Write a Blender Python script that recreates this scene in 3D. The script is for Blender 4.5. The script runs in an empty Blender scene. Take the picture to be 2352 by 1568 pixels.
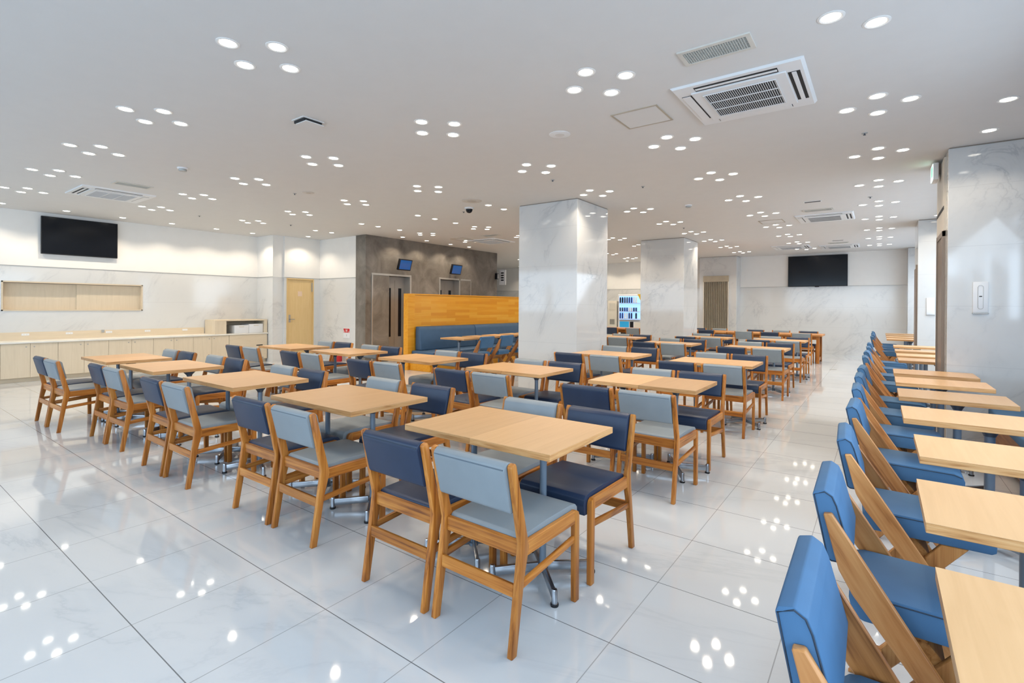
import bpy, bmesh, math, random
from mathutils import Vector, Matrix
random.seed(7)
C = bpy.context.scene.collection
PI = math.pi
CE = 3.242            # ceiling height
R = math.radians

# ------------------------------------------------------------------ mesh helpers
class MB:
    """collects boxes, prisms, tubes and lathes into one bmesh"""
    def __init__(s): s.bm = bmesh.new()
    def _take(s, tmp, mi, bev, seg):
        if bev: bmesh.ops.bevel(tmp, geom=list(tmp.edges), offset=bev, segments=seg, profile=.5, affect='EDGES', clamp_overlap=True)
        off = len(s.bm.verts); vm = {}
        for v in tmp.verts: vm[v] = s.bm.verts.new(v.co)
        for f in tmp.faces:
            try:
                nf = s.bm.faces.new([vm[v] for v in f.verts]); nf.material_index = mi
            except ValueError: pass
        tmp.free(); return s
    def box(s, x0, x1, y0, y1, z0, z1, mi=0, bev=0, seg=2):
        t = bmesh.new(); bmesh.ops.create_cube(t, size=1)
        bmesh.ops.scale(t, vec=(abs(x1-x0), abs(y1-y0), abs(z1-z0)), verts=t.verts)
        bmesh.ops.translate(t, vec=((x0+x1)/2, (y0+y1)/2, (z0+z1)/2), verts=t.verts)
        return s._take(t, mi, bev, seg)
    def prism(s, prof, a0, a1, axis='x', mi=0, bev=0, seg=2):
        """profile polygon extruded along axis; prof in the other two axes (x: y,z  y: x,z  z: x,y)"""
        t = bmesh.new()
        def P(u, v, a): return {'x': (a, u, v), 'y': (u, a, v), 'z': (u, v, a)}[axis]
        A = [t.verts.new(P(u, v, a0)) for u, v in prof]; B = [t.verts.new(P(u, v, a1)) for u, v in prof]
        n = len(prof); t.faces.new(A); t.faces.new(B[::-1])
        for i in range(n): t.faces.new((A[i], B[i], B[(i+1) % n], A[(i+1) % n]))
        bmesh.ops.recalc_face_normals(t, faces=t.faces)
        return s._take(t, mi, bev, seg)
    def bar(s, p, q, w, h, mi=0, bev=0):
        """rectangular bar from p to q; w sideways, h upward"""
        p, q = Vector(p), Vector(q); d = q-p; L = d.length
        t = bmesh.new(); bmesh.ops.create_cube(t, size=1)
        bmesh.ops.scale(t, vec=(w, L, h), verts=t.verts)
        d.normalize(); up = Vector((0, 0, 1)) if abs(d.z) < .95 else Vector((1, 0, 0))
        sx = d.cross(up).normalized(); uz = sx.cross(d)
        M = Matrix((sx, d, uz)).transposed().to_4x4(); M.translation = (p+q)/2
        bmesh.ops.transform(t, matrix=M, verts=t.verts)
        return s._take(t, mi, bev, 2)
    def tube(s, pts, r, n=8, mi=0, closed=False):
        pts = [Vector(p) for p in pts]; t = bmesh.new(); rings = []; N = len(pts)
        for i, p in enumerate(pts):
            a = pts[(i-1) % N] if (closed or i > 0) else p; b = pts[(i+1) % N] if (closed or i < N-1) else p
            d = (b-a).normalized(); up = Vector((0, 0, 1)) if abs(d.z) < .9 else Vector((1, 0, 0))
            u = d.cross(up).normalized(); v = d.cross(u)
            rings.append([t.verts.new(p+r*(math.cos(2*PI*k/n)*u+math.sin(2*PI*k/n)*v)) for k in range(n)])
        m = N if closed else N-1
        for i in range(m):
            A, B = rings[i], rings[(i+1) % N]
            for k in range(n): t.faces.new((A[k], A[(k+1) % n], B[(k+1) % n], B[k]))
        if not closed: t.faces.new(rings[0]); t.faces.new(rings[-1][::-1])
        bmesh.ops.recalc_face_normals(t, faces=t.faces)
        return s._take(t, mi, 0, 0)
    def lathe(s, prof, c=(0, 0, 0), n=24, mi=0):
        """prof: (radius, z) from one end to the other"""
        t = bmesh.new(); rings = []
        for r, z in prof:
            rings.append([t.verts.new((c[0]+r*math.cos(2*PI*k/n), c[1]+r*math.sin(2*PI*k/n), c[2]+z)) for k in range(n)] if r > 1e-6
                         else [t.verts.new((c[0], c[1], c[2]+z))])
        for A, B in zip(rings, rings[1:]):
            for k in range(n):
                k2 = (k+1) % n
                if len(A) == 1 and len(B) == 1: continue
                if len(A) == 1: t.faces.new((A[0], B[k], B[k2]))
                elif len(B) == 1: t.faces.new((A[k], A[k2], B[0]))
                else: t.faces.new((A[k], A[k2], B[k2], B[k]))
        for ring in (rings[0], rings[-1]):
            if len(ring) > 1: t.faces.new(ring)
        bmesh.ops.recalc_face_normals(t, faces=t.faces)
        return s._take(t, mi, 0, 0)
    def mesh(s, name, mats, smooth=True):
        me = bpy.data.meshes.new(name); s.bm.normal_update(); s.bm.to_mesh(me); s.bm.free()
        for m in (mats if isinstance(mats, (list, tuple)) else [mats]): me.materials.append(m)
        if smooth:
            me.shade_smooth(); me.set_sharp_from_angle(angle=R(35))
        return me
    def obj(s, name, mats, parent=None, smooth=True, **kw):
        o = bpy.data.objects.new(name, s.mesh(name, mats, smooth)); C.objects.link(o)
        if parent: o.parent = parent
        for k, v in kw.items(): o[k] = v
        return o

def thing(name, label, cat, loc=(0, 0, 0), rz=0, group=None):
    o = bpy.data.objects.new(name, None); C.objects.link(o); o.empty_display_size = .1
    o.location = loc; o.rotation_euler = (0, 0, rz); o['label'] = label; o['category'] = cat
    if group: o['group'] = group
    return o
def tag(o, label, cat, group=None):
    o['label'] = label; o['category'] = cat
    if group: o['group'] = group
    return o
def struct(mb, name, mats, parent=None, **kw):
    o = mb.obj(name, mats, parent, **kw)
    if not parent: o['kind'] = 'structure'
    return o
KIDS = {}
def kids(o):
    return [c for c in o.children]
def dup(root, loc, rz, label, group=None, parent=None):
    c = root.copy(); C.objects.link(c)
    if parent is None:
        c.location = loc; c.rotation_euler = (0, 0, rz); c['label'] = label
        if group: c['group'] = group
    else: c.parent = parent
    for ch in kids(root): dup(ch, None, None, None, None, c)
    return c
class Proto:
    """first placing moves the original, later ones copy it"""
    def __init__(s, root): s.root = root; s.used = False
    def place(s, loc, rz, label, group=None):
        if s.used: return dup(s.root, loc, rz, label, group)
        s.used = True; r = s.root; r.location = loc; r.rotation_euler = (0, 0, rz); r['label'] = label
        if group: r['group'] = group
        return r

# ------------------------------------------------------------------ materials
def newmat(name):
    m = bpy.data.materials.new(name); m.use_nodes = True
    nt = m.node_tree; b = nt.nodes['Principled BSDF']; return m, nt, b
def setp(b, col=None, rough=None, metal=None, spec=None, coat=None):
    if col is not None: b.inputs['Base Color'].default_value = (*col, 1)
    if rough is not None: b.inputs['Roughness'].default_value = rough
    if metal is not None: b.inputs['Metallic'].default_value = metal
    if spec is not None: b.inputs['Specular IOR Level'].default_value = spec
    if coat is not None: b.inputs['Coat Weight'].default_value = coat; b.inputs['Coat Roughness'].default_value = .1
def N(nt, t, **kw):
    n = nt.nodes.new(t)
    for k, v in kw.items():
        if k in n.inputs.keys(): n.inputs[k].default_value = v
        else: setattr(n, k, v)
    return n
def ramp(nt, stops):
    r = nt.nodes.new('ShaderNodeValToRGB'); e = r.color_ramp.elements
    while len(e) < len(stops): e.new(.5)
    for i, (p, c) in enumerate(stops): e[i].position = p; e[i].color = (*c, 1)
    return r
def coords(nt, scale=(1, 1, 1), rot=(0, 0, 0), loc=(0, 0, 0), kind='Object', rnd=False):
    tc = nt.nodes.new('ShaderNodeTexCoord'); mp = nt.nodes.new('ShaderNodeMapping')
    if any(rot): mp.vector_type = 'TEXTURE'; scale = tuple(1/k for k in scale)      # turn first, then stretch
    mp.inputs['Scale'].default_value = scale; mp.inputs['Rotation'].default_value = rot; mp.inputs['Location'].default_value = loc
    src = tc.outputs[kind]
    if rnd:
        oi = nt.nodes.new('ShaderNodeObjectInfo'); ml = N(nt, 'ShaderNodeMath', operation='MULTIPLY'); ml.inputs[1].default_value = 13.7
        nt.links.new(oi.outputs['Random'], ml.inputs[0])
        ad = N(nt, 'ShaderNodeVectorMath', operation='ADD'); nt.links.new(src, ad.inputs[0]); nt.links.new(ml.outputs[0], ad.inputs[1]); src = ad.outputs[0]
    nt.links.new(src, mp.inputs['Vector']); return mp.outputs[0]
def plain(name, col, rough=.5, metal=0, spec=.5, coat=0, noise=.06, nscale=6):
    m, nt, b = newmat(name); setp(b, col, rough, metal, spec, coat)
    if noise:
        n = N(nt, 'ShaderNodeTexNoise', Scale=nscale, Detail=3.0); nt.links.new(coords(nt), n.inputs['Vector'])
        r = ramp(nt, [(.3, tuple(c*(1-noise) for c in col)), (.7, tuple(min(1, c*(1+noise)) for c in col))])
        nt.links.new(n.outputs['Fac'], r.inputs[0]); nt.links.new(r.outputs[0], b.inputs['Base Color'])
    return m
def emis(name, col, s, rough=.3):
    m, nt, b = newmat(name); setp(b, col, rough)
    b.inputs['Emission Color'].default_value = (*col, 1); b.inputs['Emission Strength'].default_value = s; return m
def wood(name, dark, mid, light, axis='z', rough=.42, fine=1.0, rnd=True, rot=(0, 0, 0)):
    """streaky grain running along the given local axis"""
    m, nt, b = newmat(name); setp(b, mid, rough, spec=.35)
    k = 3.0; l = 60.0*fine
    sc = {'x': (k*.5, l, l), 'y': (l, k*.5, l), 'z': (l, l, k*.5), 'h': (k, k, l*1.6)}[axis]
    n1 = N(nt, 'ShaderNodeTexNoise', Scale=1.0, Detail=5.0, Roughness=.6, Distortion=.6); nt.links.new(coords(nt, sc, rot, rnd=rnd), n1.inputs['Vector'])
    sc2 = {'x': (2, 14, 14), 'y': (14, 2, 14), 'z': (14, 14, 2), 'h': (4, 4, 40)}[axis]
    n2 = N(nt, 'ShaderNodeTexNoise', Scale=1.0, Detail=3.0, Distortion=1.2); nt.links.new(coords(nt, sc2, rot, rnd=rnd), n2.inputs['Vector'])
    mx = N(nt, 'ShaderNodeMix', data_type='FLOAT'); mx.inputs[0].default_value = .45
    nt.links.new(n1.outputs['Fac'], mx.inputs[2]); nt.links.new(n2.outputs['Fac'], mx.inputs[3])
    r = ramp(nt, [(.34, dark), (.47, mid), (.64, light)]); nt.links.new(mx.outputs[0], r.inputs[0])
    if rnd:
        oi = nt.nodes.new('ShaderNodeObjectInfo'); hs = nt.nodes.new('ShaderNodeHueSaturation')
        mr = N(nt, 'ShaderNodeMapRange'); mr.inputs[3].default_value = .82; mr.inputs[4].default_value = 1.14
        nt.links.new(oi.outputs['Random'], mr.inputs[0]); nt.links.new(mr.outputs[0], hs.inputs['Value']); nt.links.new(r.outputs[0], hs.inputs['Color'])
        nt.links.new(hs.outputs[0], b.inputs['Base Color'])
    else: nt.links.new(r.outputs[0], b.inputs['Base Color'])
    bp = N(nt, 'ShaderNodeBump', Strength=.06, Distance=.002); nt.links.new(n1.outputs['Fac'], bp.inputs['Height']); nt.links.new(bp.outputs[0], b.inputs['Normal'])
    return m
def fabric(name, col, rough=.6, spec=.4, amp=.1, weave=900):
    m, nt, b = newmat(name); setp(b, col, rough, spec=spec)
    n = N(nt, 'ShaderNodeTexNoise', Scale=weave, Detail=2.0); v = coords(nt); nt.links.new(v, n.inputs['Vector'])
    n2 = N(nt, 'ShaderNodeTexNoise', Scale=9.0, Detail=2.0); nt.links.new(coords(nt, rnd=True), n2.inputs['Vector'])
    mx = N(nt, 'ShaderNodeMix', data_type='FLOAT'); mx.inputs[0].default_value = .5
    nt.links.new(n.outputs['Fac'], mx.inputs[2]); nt.links.new(n2.outputs['Fac'], mx.inputs[3])
    r = ramp(nt, [(.3, tuple(c*(1-amp) for c in col)), (.7, tuple(c*(1+amp) for c in col))]); nt.links.new(mx.outputs[0], r.inputs[0])
    nt.links.new(r.outputs[0], b.inputs['Base Color'])
    bp = N(nt, 'ShaderNodeBump', Strength=.08, Distance=.001); nt.links.new(n.outputs['Fac'], bp.inputs['Height']); nt.links.new(bp.outputs[0], b.inputs['Normal'])
    return m
def line_mask(nt, vec, axis, period, offset, width):
    """1 on thin lines at axis = offset + k*period"""
    sp = nt.nodes.new('ShaderNodeSeparateXYZ'); nt.links.new(vec, sp.inputs[0])
    a = N(nt, 'ShaderNodeMath', operation='SUBTRACT'); nt.links.new(sp.outputs[axis], a.inputs[0]); a.inputs[1].default_value = offset-width/2
    b = N(nt, 'ShaderNodeMath', operation='FLOORED_MODULO'); nt.links.new(a.outputs[0], b.inputs[0]); b.inputs[1].default_value = period
    c = N(nt, 'ShaderNodeMath', operation='LESS_THAN'); nt.links.new(b.outputs[0], c.inputs[0]); c.inputs[1].default_value = width
    return c.outputs[0]
def marble(name, base, vein, rough, lines=(), joint=(.5, .5, .5), vscale=1.0, rot=(0, 0, 0), vamt=.8, spec=.5, stretch=(1, 1, 1)):
    m, nt, b = newmat(name); setp(b, base, rough, spec=spec)
    v = coords(nt, tuple(vscale*k for k in stretch), rot)
    n = N(nt, 'ShaderNodeTexNoise', Scale=.7, Detail=7.0, Roughness=.62, Distortion=1.4); nt.links.new(v, n.inputs['Vector'])
    sb = N(nt, 'ShaderNodeMath', operation='SUBTRACT'); sb.inputs[1].default_value = .5; nt.links.new(n.outputs['Fac'], sb.inputs[0])
    ab = N(nt, 'ShaderNodeMath', operation='ABSOLUTE'); nt.links.new(sb.outputs[0], ab.inputs[0])
    r = ramp(nt, [(0, (vamt,)*3), (.018, (vamt*.25,)*3), (.06, (0, 0, 0))]); nt.links.new(ab.outputs[0], r.inputs[0])
    n2 = N(nt, 'ShaderNodeTexNoise', Scale=.9, Detail=4.0, Distortion=.5); nt.links.new(v, n2.inputs['Vector'])
    r2 = ramp(nt, [(.42, (0, 0, 0)), (.75, (1, 1, 1))]); nt.links.new(n2.outputs['Fac'], r2.inputs[0])
    ml = N(nt, 'ShaderNodeMath', operation='MULTIPLY'); nt.links.new(r.outputs[0], ml.inputs[0]); nt.links.new(r2.outputs[0], ml.inputs[1])
    ad = N(nt, 'ShaderNodeMath', operation='MULTIPLY_ADD'); nt.links.new(r2.outputs[0], ad.inputs[0]); ad.inputs[1].default_value = .16*vamt; nt.links.new(ml.outputs[0], ad.inputs[2])
    mx = N(nt, 'ShaderNodeMix', data_type='RGBA'); mx.inputs[6].default_value = (*base, 1); mx.inputs[7].default_value = (*vein, 1)
    nt.links.new(ad.outputs[0], mx.inputs[0]); col = mx.outputs[2]
    ov = coords(nt)
    for ax, per, off, w, *jc in lines:
        lm = line_mask(nt, ov, ax, per, off, w)
        mj = N(nt, 'ShaderNodeMix', data_type='RGBA'); nt.links.new(lm, mj.inputs[0]); nt.links.new(col, mj.inputs[6]); mj.inputs[7].default_value = (*(jc[0] if jc else joint), 1); col = mj.outputs[2]
    nt.links.new(col, b.inputs['Base Color']); return m

M = {}
# rotation that lays the streaks of the marble along the diagonal (1, 1, 1.3)
STREAK = tuple(Vector((0, 0, 1)).rotation_difference(Vector((.5, .5, .70))).to_euler())
PLANK = tuple(Vector((0, 0, 1)).rotation_difference(Vector((.47, 0, -.72))).to_euler())
M['floor'] = marble('floor_tile', (.56, .575, .59), (.36, .385, .42), .045, [(0, .6, -3.9441, .0045), (1, .6, .2224, .0045, (.15, .155, .16))], (.33, .335, .34), 1.0, (0, 0, .35), .5, spec=.75, stretch=(.5, 1.7, 1))
M['marble'] = marble('wall_marble', (.66, .66, .645), (.42, .43, .44), .09, [(2, .65, .2, .004)], (.54, .54, .54), .8, STREAK, .75, stretch=(2.0, 2.0, .5))
M['col'] = marble('pillar_marble', (.60, .60, .59), (.36, .37, .39), .07, [(2, .65, .2, .004)], (.5, .5, .5), .9, STREAK, .9, stretch=(2.0, 2.0, .5))
M['wall'] = plain('white_paint', (.80, .785, .755), .75, noise=.01)
M['ceil'] = plain('ceiling_paint', (.66, .652, .64), .85, noise=.01)
M['white'] = plain('white_plastic', (.74, .75, .76), .38, noise=.02)
M['offwhite'] = plain('cream_plastic', (.66, .62, .53), .5, noise=.02)
M['black'] = plain('black_plastic', (.010, .010, .012), .4, spec=.3, noise=0)
M['dark'] = plain('dark_gap', (.01, .011, .013), .7, noise=0)
M['grill'] = plain('grille_grey', (.33, .34, .32), .6, noise=.05)
M['screen'] = plain('screen_glass', (.004, .006, .010), .14, spec=.28, noise=0)
M['bluescreen'] = emis('blue_screen', (.008, .075, .26), .38, .1)
M['steel'] = plain('door_steel', (.33, .31, .28), .38, .55, noise=.04)
M['jamb'] = plain('jamb_steel', (.42, .40, .37), .4, .5, noise=.04)
M['alu'] = plain('polished_aluminium', (.40, .43, .47), .28, 1.0, noise=.02)
M['pole'] = plain('grey_pole_paint', (.17, .22, .28), .32, .3, noise=.02)
M['plate'] = plain('dark_plate', (.06, .075, .10), .4, .2, noise=.02)
M['bronze'] = plain('bronze_frame', (.26, .20, .155), .4, .4, noise=.03)
M['beigepanel'] = plain('beige_panel', (.58, .53, .46), .5, noise=.02)
M['trim'] = plain('grey_trim', (.40, .40, .39), .4, .3, noise=.02)
M['shadow'] = plain('shadow_gap_trim', (.28, .23, .19), .6, noise=.02)
M['red'] = plain('red_paint', (.55, .015, .02), .4, noise=.03)
M['maple'] = wood('pale_maple', (.63, .53, .39), (.665, .56, .415), (.69, .585, .44), 'z', .5, .6, rnd=False)
M['maple_y'] = wood('pale_maple_along', (.63, .525, .38), (.665, .555, .405), (.69, .58, .43), 'y', .5, .6, rnd=False)
M['door'] = wood('door_oak', (.65, .455, .205), (.68, .485, .23), (.71, .515, .255), 'z', .5, .6, rnd=False)
M['counter'] = plain('cream_worktop', (.76, .73, .66), .3, noise=.02)
for a in 'xyz': M['oak_'+a] = wood('oak_'+a, (.15, .040, .006), (.385, .128, .019), (.55, .228, .045), a, .36)
for a in 'xyz': M['ply_'+a] = wood('plywood_'+a, (.17, .055, .013), (.42, .18, .052), (.56, .285, .098), a, .4)
M['ply_d'] = wood('plywood_plank', (.12, .034, .008), (.43, .175, .052), (.57, .28, .10), 'z', .4, .55, rot=PLANK)
M['edge'] = wood('table_edge', (.34, .145, .045), (.53, .275, .105), (.62, .37, .17), 'h', .4)
M['top'] = wood('table_laminate', (.535, .315, .147), (.565, .338, .162), (.595, .362, .178), 'y', .33, .8)
M['orange'] = wood('orange_pine', (.62, .24, .008), (.70, .30, .014), (.74, .35, .03), 'y', .4, .35, rnd=False)
M['navy'] = fabric('navy_vinyl', (.0125, .027, .062), .42, .45, .12)
M['greyfab'] = fabric('grey_vinyl', (.215, .245, .265), .45, .4, .06)
M['zblue'] = fabric('blue_fabric', (.056, .142, .268), .62, .3, .10)
M['booth'] = fabric('booth_blue', (.052, .105, .185), .5, .35, .08)
M['seam'] = plain('seam_dark', (.02, .035, .06), .7, noise=0)
M['seamgrey'] = plain('seam_grey', (.10, .13, .16), .7, noise=0)
M['lamp'] = emis('lamp_disc', (1.0, .93, .80), 9)
M['lampring'] = plain('lamp_ring', (.78, .77, .75), .4, noise=0)
M['stone'] = None
def stone():
    m, nt, b = newmat('taupe_stone'); setp(b, (.2, .18, .155), .38, spec=.4)
    v = coords(nt)
    n = N(nt, 'ShaderNodeTexNoise', Scale=1.6, Detail=8.0, Roughness=.65, Distortion=.8); nt.links.new(v, n.inputs['Vector'])
    br = N(nt, 'ShaderNodeTexVoronoi', Scale=1.5, distance='CHEBYCHEV'); nt.links.new(v, br.inputs['Vector'])
    mx = N(nt, 'ShaderNodeMix', data_type='RGBA', blend_type='MULTIPLY'); mx.inputs[0].default_value = .22
    r = ramp(nt, [(.3, (.115, .098, .08)), (.5, (.19, .168, .142)), (.72, (.275, .25, .22))]); nt.links.new(n.outputs['Fac'], r.inputs[0])
    bw = nt.nodes.new('ShaderNodeRGBToBW'); nt.links.new(br.outputs['Color'], bw.inputs[0])
    nt.links.new(r.outputs[0], mx.inputs[6]); nt.links.new(bw.outputs[0], mx.inputs[7]); nt.links.new(mx.outputs[2], b.inputs['Base Color'])
    return m
M['stone'] = stone()
def planks():
    """strip-laminated orange board: staggered strips along y"""
    m, nt, b = newmat('orange_strip_board'); setp(b, (.66, .29, .02), .34, spec=.4)
    tc = nt.nodes.new('ShaderNodeTexCoord'); sp = nt.nodes.new('ShaderNodeSeparateXYZ'); cb = nt.nodes.new('ShaderNodeCombineXYZ')
    nt.links.new(tc.outputs['Object'], sp.inputs[0]); nt.links.new(sp.outputs[1], cb.inputs[0]); nt.links.new(sp.outputs[2], cb.inputs[1])
    br = N(nt, 'ShaderNodeTexBrick', offset=.37, Scale=1.0); br.inputs['Brick Width'].default_value = .85; br.inputs['Row Height'].default_value = .072
    br.inputs['Mortar Size'].default_value = 0; br.inputs['Color1'].default_value = (0, 0, 0, 1); br.inputs['Color2'].default_value = (1, 1, 1, 1)
    nt.links.new(cb.outputs[0], br.inputs['Vector'])
    n = N(nt, 'ShaderNodeTexNoise', Scale=1.0, Detail=4.0); nt.links.new(coords(nt, (30, 1.2, 30)), n.inputs['Vector'])
    mx = N(nt, 'ShaderNodeMix', data_type='RGBA'); mx.inputs[0].default_value = .5
    nt.links.new(br.outputs['Color'], mx.inputs[6]); nt.links.new(n.outputs['Fac'], mx.inputs[7])
    r = ramp(nt, [(.15, (.62, .235, .006)), (.5, (.70, .305, .012)), (.85, (.76, .40, .05))]); nt.links.new(mx.outputs[2], r.inputs[0])
    nt.links.new(r.outputs[0], b.inputs['Base Color']); return m
M['planks'] = planks()

# ------------------------------------------------------------------ camera
f, cx, cy, yaw, pitch, roll, HC = 1153.084, 1175.065, 705.406, -.6333093, .0023401, -.0068102, 1.46639
c_, s_ = math.cos(yaw), math.sin(yaw)
fw = Vector((s_, c_, 0)); rt = Vector((c_, -s_, 0)); up = Vector((0, 0, 1))
fw2 = fw*math.cos(pitch)-up*math.sin(pitch); up2 = up*math.cos(pitch)+fw*math.sin(pitch)
rt3 = rt*math.cos(roll)-up2*math.sin(roll); up3 = up2*math.cos(roll)+rt*math.sin(roll)
cam = bpy.data.cameras.new('camera'); co = bpy.data.objects.new('camera', cam); C.objects.link(co)
Mx = Matrix((rt3, up3, -fw2)).transposed().to_4x4(); Mx.translation = (0, 0, HC); co.matrix_world = Mx
cam.sensor_width = 36; cam.lens = f/2352*36; cam.shift_x = (1176-cx)/2352; cam.shift_y = (cy-784)/2352; cam.clip_start = .05
bpy.context.scene.camera = co

# ------------------------------------------------------------------ setting
YF = 19.0                                            # far wall
XL = -13.28                                          # counter wall
struct(MB().box(-17, 1.9, -4.2, 19.2, -.1, 0), 'floor', M['floor'])
struct(MB().box(-17, 1.9, -4.2, 19.2, CE, CE+.1), 'ceiling', M['ceil'])
WT = 2.175                                           # top of the marble
def wall2(name, x0, x1, y0, y1, back=None):
    """marble below, white paint above, thin trim line between, as one wall"""
    mb = MB().box(x0, x1, y0, y1, 0, WT).box(x0, x1, y0, y1, WT, CE, 1); return struct(mb, name, [M['marble'], M['wall']])
# counter wall with a niche opening
nb0, nb1, nz0, nz1 = 1.92, 4.16, 1.31, 1.88
mb = MB()
for (y0, y1, z0, z1) in ((-4.2, nb0, 0, WT), (nb1, 6.72, 0, WT), (nb0, nb1, 0, nz0), (nb0, nb1, nz1, WT)): mb.box(XL-.2, XL, y0, y1, z0, z1)
mb.box(XL-.2, XL, -4.2, 6.72, WT, CE, 1); mb.box(XL-.22, XL-.16, nb0-.05, nb1+.05, nz0-.05, nz1+.05)
struct(mb, 'wall_left', [M['marble'], M['wall']])
wall2('wall_step', XL-.2, -12.5, 6.72, 7.0)
# door wall x=-12.45
dw0, dw1, dz = 7.06, 7.84, 2.16
mb = MB().box(-12.65, -12.45, 7.0, dw0, 0, WT).box(-12.65, -12.45, dw1, 8.02, 0, WT).box(-12.65, -12.45, dw0, dw1, dz, WT).box(-12.65, -12.45, 7.0, 8.02, WT, CE, 1)
struct(mb, 'wall_doorway', [M['marble'], M['wall']])
wall2('wall_corner', -12.65, -10.78, 8.02, 8.2)
wall2('wall_far', -17, 1.9, YF, YF+.2)
wall2('wall_outer_left', -17, -16.8, 8.3, YF)
# elevator block
e0, e1 = 8.73, 9.46; g0, g1 = 10.64, 11.46; ez = 2.24; XE = -10.42
mb = MB()
for (y0, y1, z0, z1) in ((7.99, e0, 0, CE), (e1, g0, 0, CE), (g1, 13.35, 0, CE), (e0, e1, ez, CE), (g0, g1, ez, CE)): mb.box(XE-.4, XE, y0, y1, z0, z1)
mb.box(-12.4, XE-.3, 8.2, 13.35, 0, CE)
struct(mb, 'wall_elevator', M['stone'])
# right side: window wall with openings (outside the frame of the photograph), pilasters
mb = MB()
for y0, y1 in ((-4.2, 7.31), (8.4, 12.85), (13.95, 18.45)):
    mb.box(1.55, 1.75, y0, y1, 0, .8); mb.box(1.55, 1.75, y0, y1, 2.8, CE)
    n = max(2, round((y1-y0)/2.4)); 
    for k in range(n+1):
        yy = y0+(y1-y0)*k/n; mb.box(1.55, 1.75, max(y0, yy-.12), min(y1, yy+.12), .8, 2.8)
struct(mb, 'wall_right', M['marble'])
mb = MB().box(-17, 1.75, -4.2, -4.0, 0, .5).box(-17, 1.75, -4.2, -4.0, 2.95, CE)
for k in range(8): mb.box(-17+k*2.65, -17+k*2.65+.2, -4.2, -4.0, .5, 2.95)
struct(mb, 'wall_front', M['wall'])
mb = MB().box(-17, -16.8, -4.2, 8.3, 0, CE); struct(mb, 'wall_outer_side', M['wall'])
def pillar(name, x0, x1, y0, y1, lab):
    o = thing(name, lab, 'pillar'); o['kind'] = 'structure'
    MB().box(x0, x1, y0, y1, 0, CE-.012, 0, .004, 1).obj('marble_cladding', M['col'], o)
    MB().box(x0+.012, x1-.012, y0+.012, y1-.012, CE-.012, CE).obj('shadow_gap', M['shadow'], o)
    return o
pillar('pillar', -5.17, -4.0, 7.25, 8.38, 'large square marble-clad pillar between the table sets, the nearest one')
pillar('pillar', -5.17, -4.02, 12.86, 14.03, 'square marble pillar farther back, beside the vending machine')
p3 = pillar('pillar', -5.20, -3.97, 18.4, 19.0, 'marble pillar against the far wall with a folding door in it')
pr1 = pillar('pillar', .595, 1.6, 7.31, 8.4, 'marble pilaster at the right edge behind the window tables')
pr2 = pillar('pillar', .60, 1.6, 12.88, 13.95, 'second marble pilaster along the right wall')
pr3 = pillar('pillar', .64, 1.6, 18.5, 19.0, 'marble pilaster in the far right corner')
# marble cap trims
def cap(name, x0, x1, y0, y1): struct(MB().box(x0, x1, y0, y1, WT-.006, WT+.006), name, M['trim'])
cap('trim_1', XL, XL+.006, -4, 6.72); cap('trim_2', XL, -12.5, 6.712, 6.72); cap('trim_3', -12.45, -12.444, 7.0, 8.02)
cap('trim_4', -12.45, -10.8, 8.014, 8.02); cap('trim_5', -16.8, -5.2, YF-.006, YF); cap('trim_6', -3.97, .64, YF-.006, YF)
struct(MB().box(-16.8, -5.2, YF-.02, YF, 0, .06), 'baseboard_far', M['white'])
# bronze framed panel in the side of the nearest right pilaster
t = thing('trim_panel', 'bronze-framed tall panel in the side of the right pilaster', 'panel'); t['kind'] = 'structure'
MB().box(.575, .596, 7.5, 8.36, 2.36, CE-.05).obj('header_panel', M['beigepanel'], t)
MB().box(.578, .596, 7.62, 8.22, 0, 2.30).obj('panel', M['bronze'], t)
for y in (7.56, 8.22): MB().box(.565, .596, y, y+.06, 0, 2.36).obj('frame_post', M['bronze'], t)
MB().box(.568, .596, 7.56, 8.28, 2.30, 2.36).obj('frame_head', M['bronze'], t)
MB().box(.572, .576, 7.5, 8.36, 2.60, 2.64).obj('slot', M['dark'], t)
t = thing('trim_panel', 'bronze-framed tall panel in the side of the second right pilaster', 'panel'); t['kind'] = 'structure'
MB().box(.585, .601, 13.1, 13.8, 0, 2.30).obj('panel', M['bronze'], t)
MB().box(.578, .601, 13.04, 13.1, 0, 2.36).obj('frame_post', M['bronze'], t)

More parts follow.
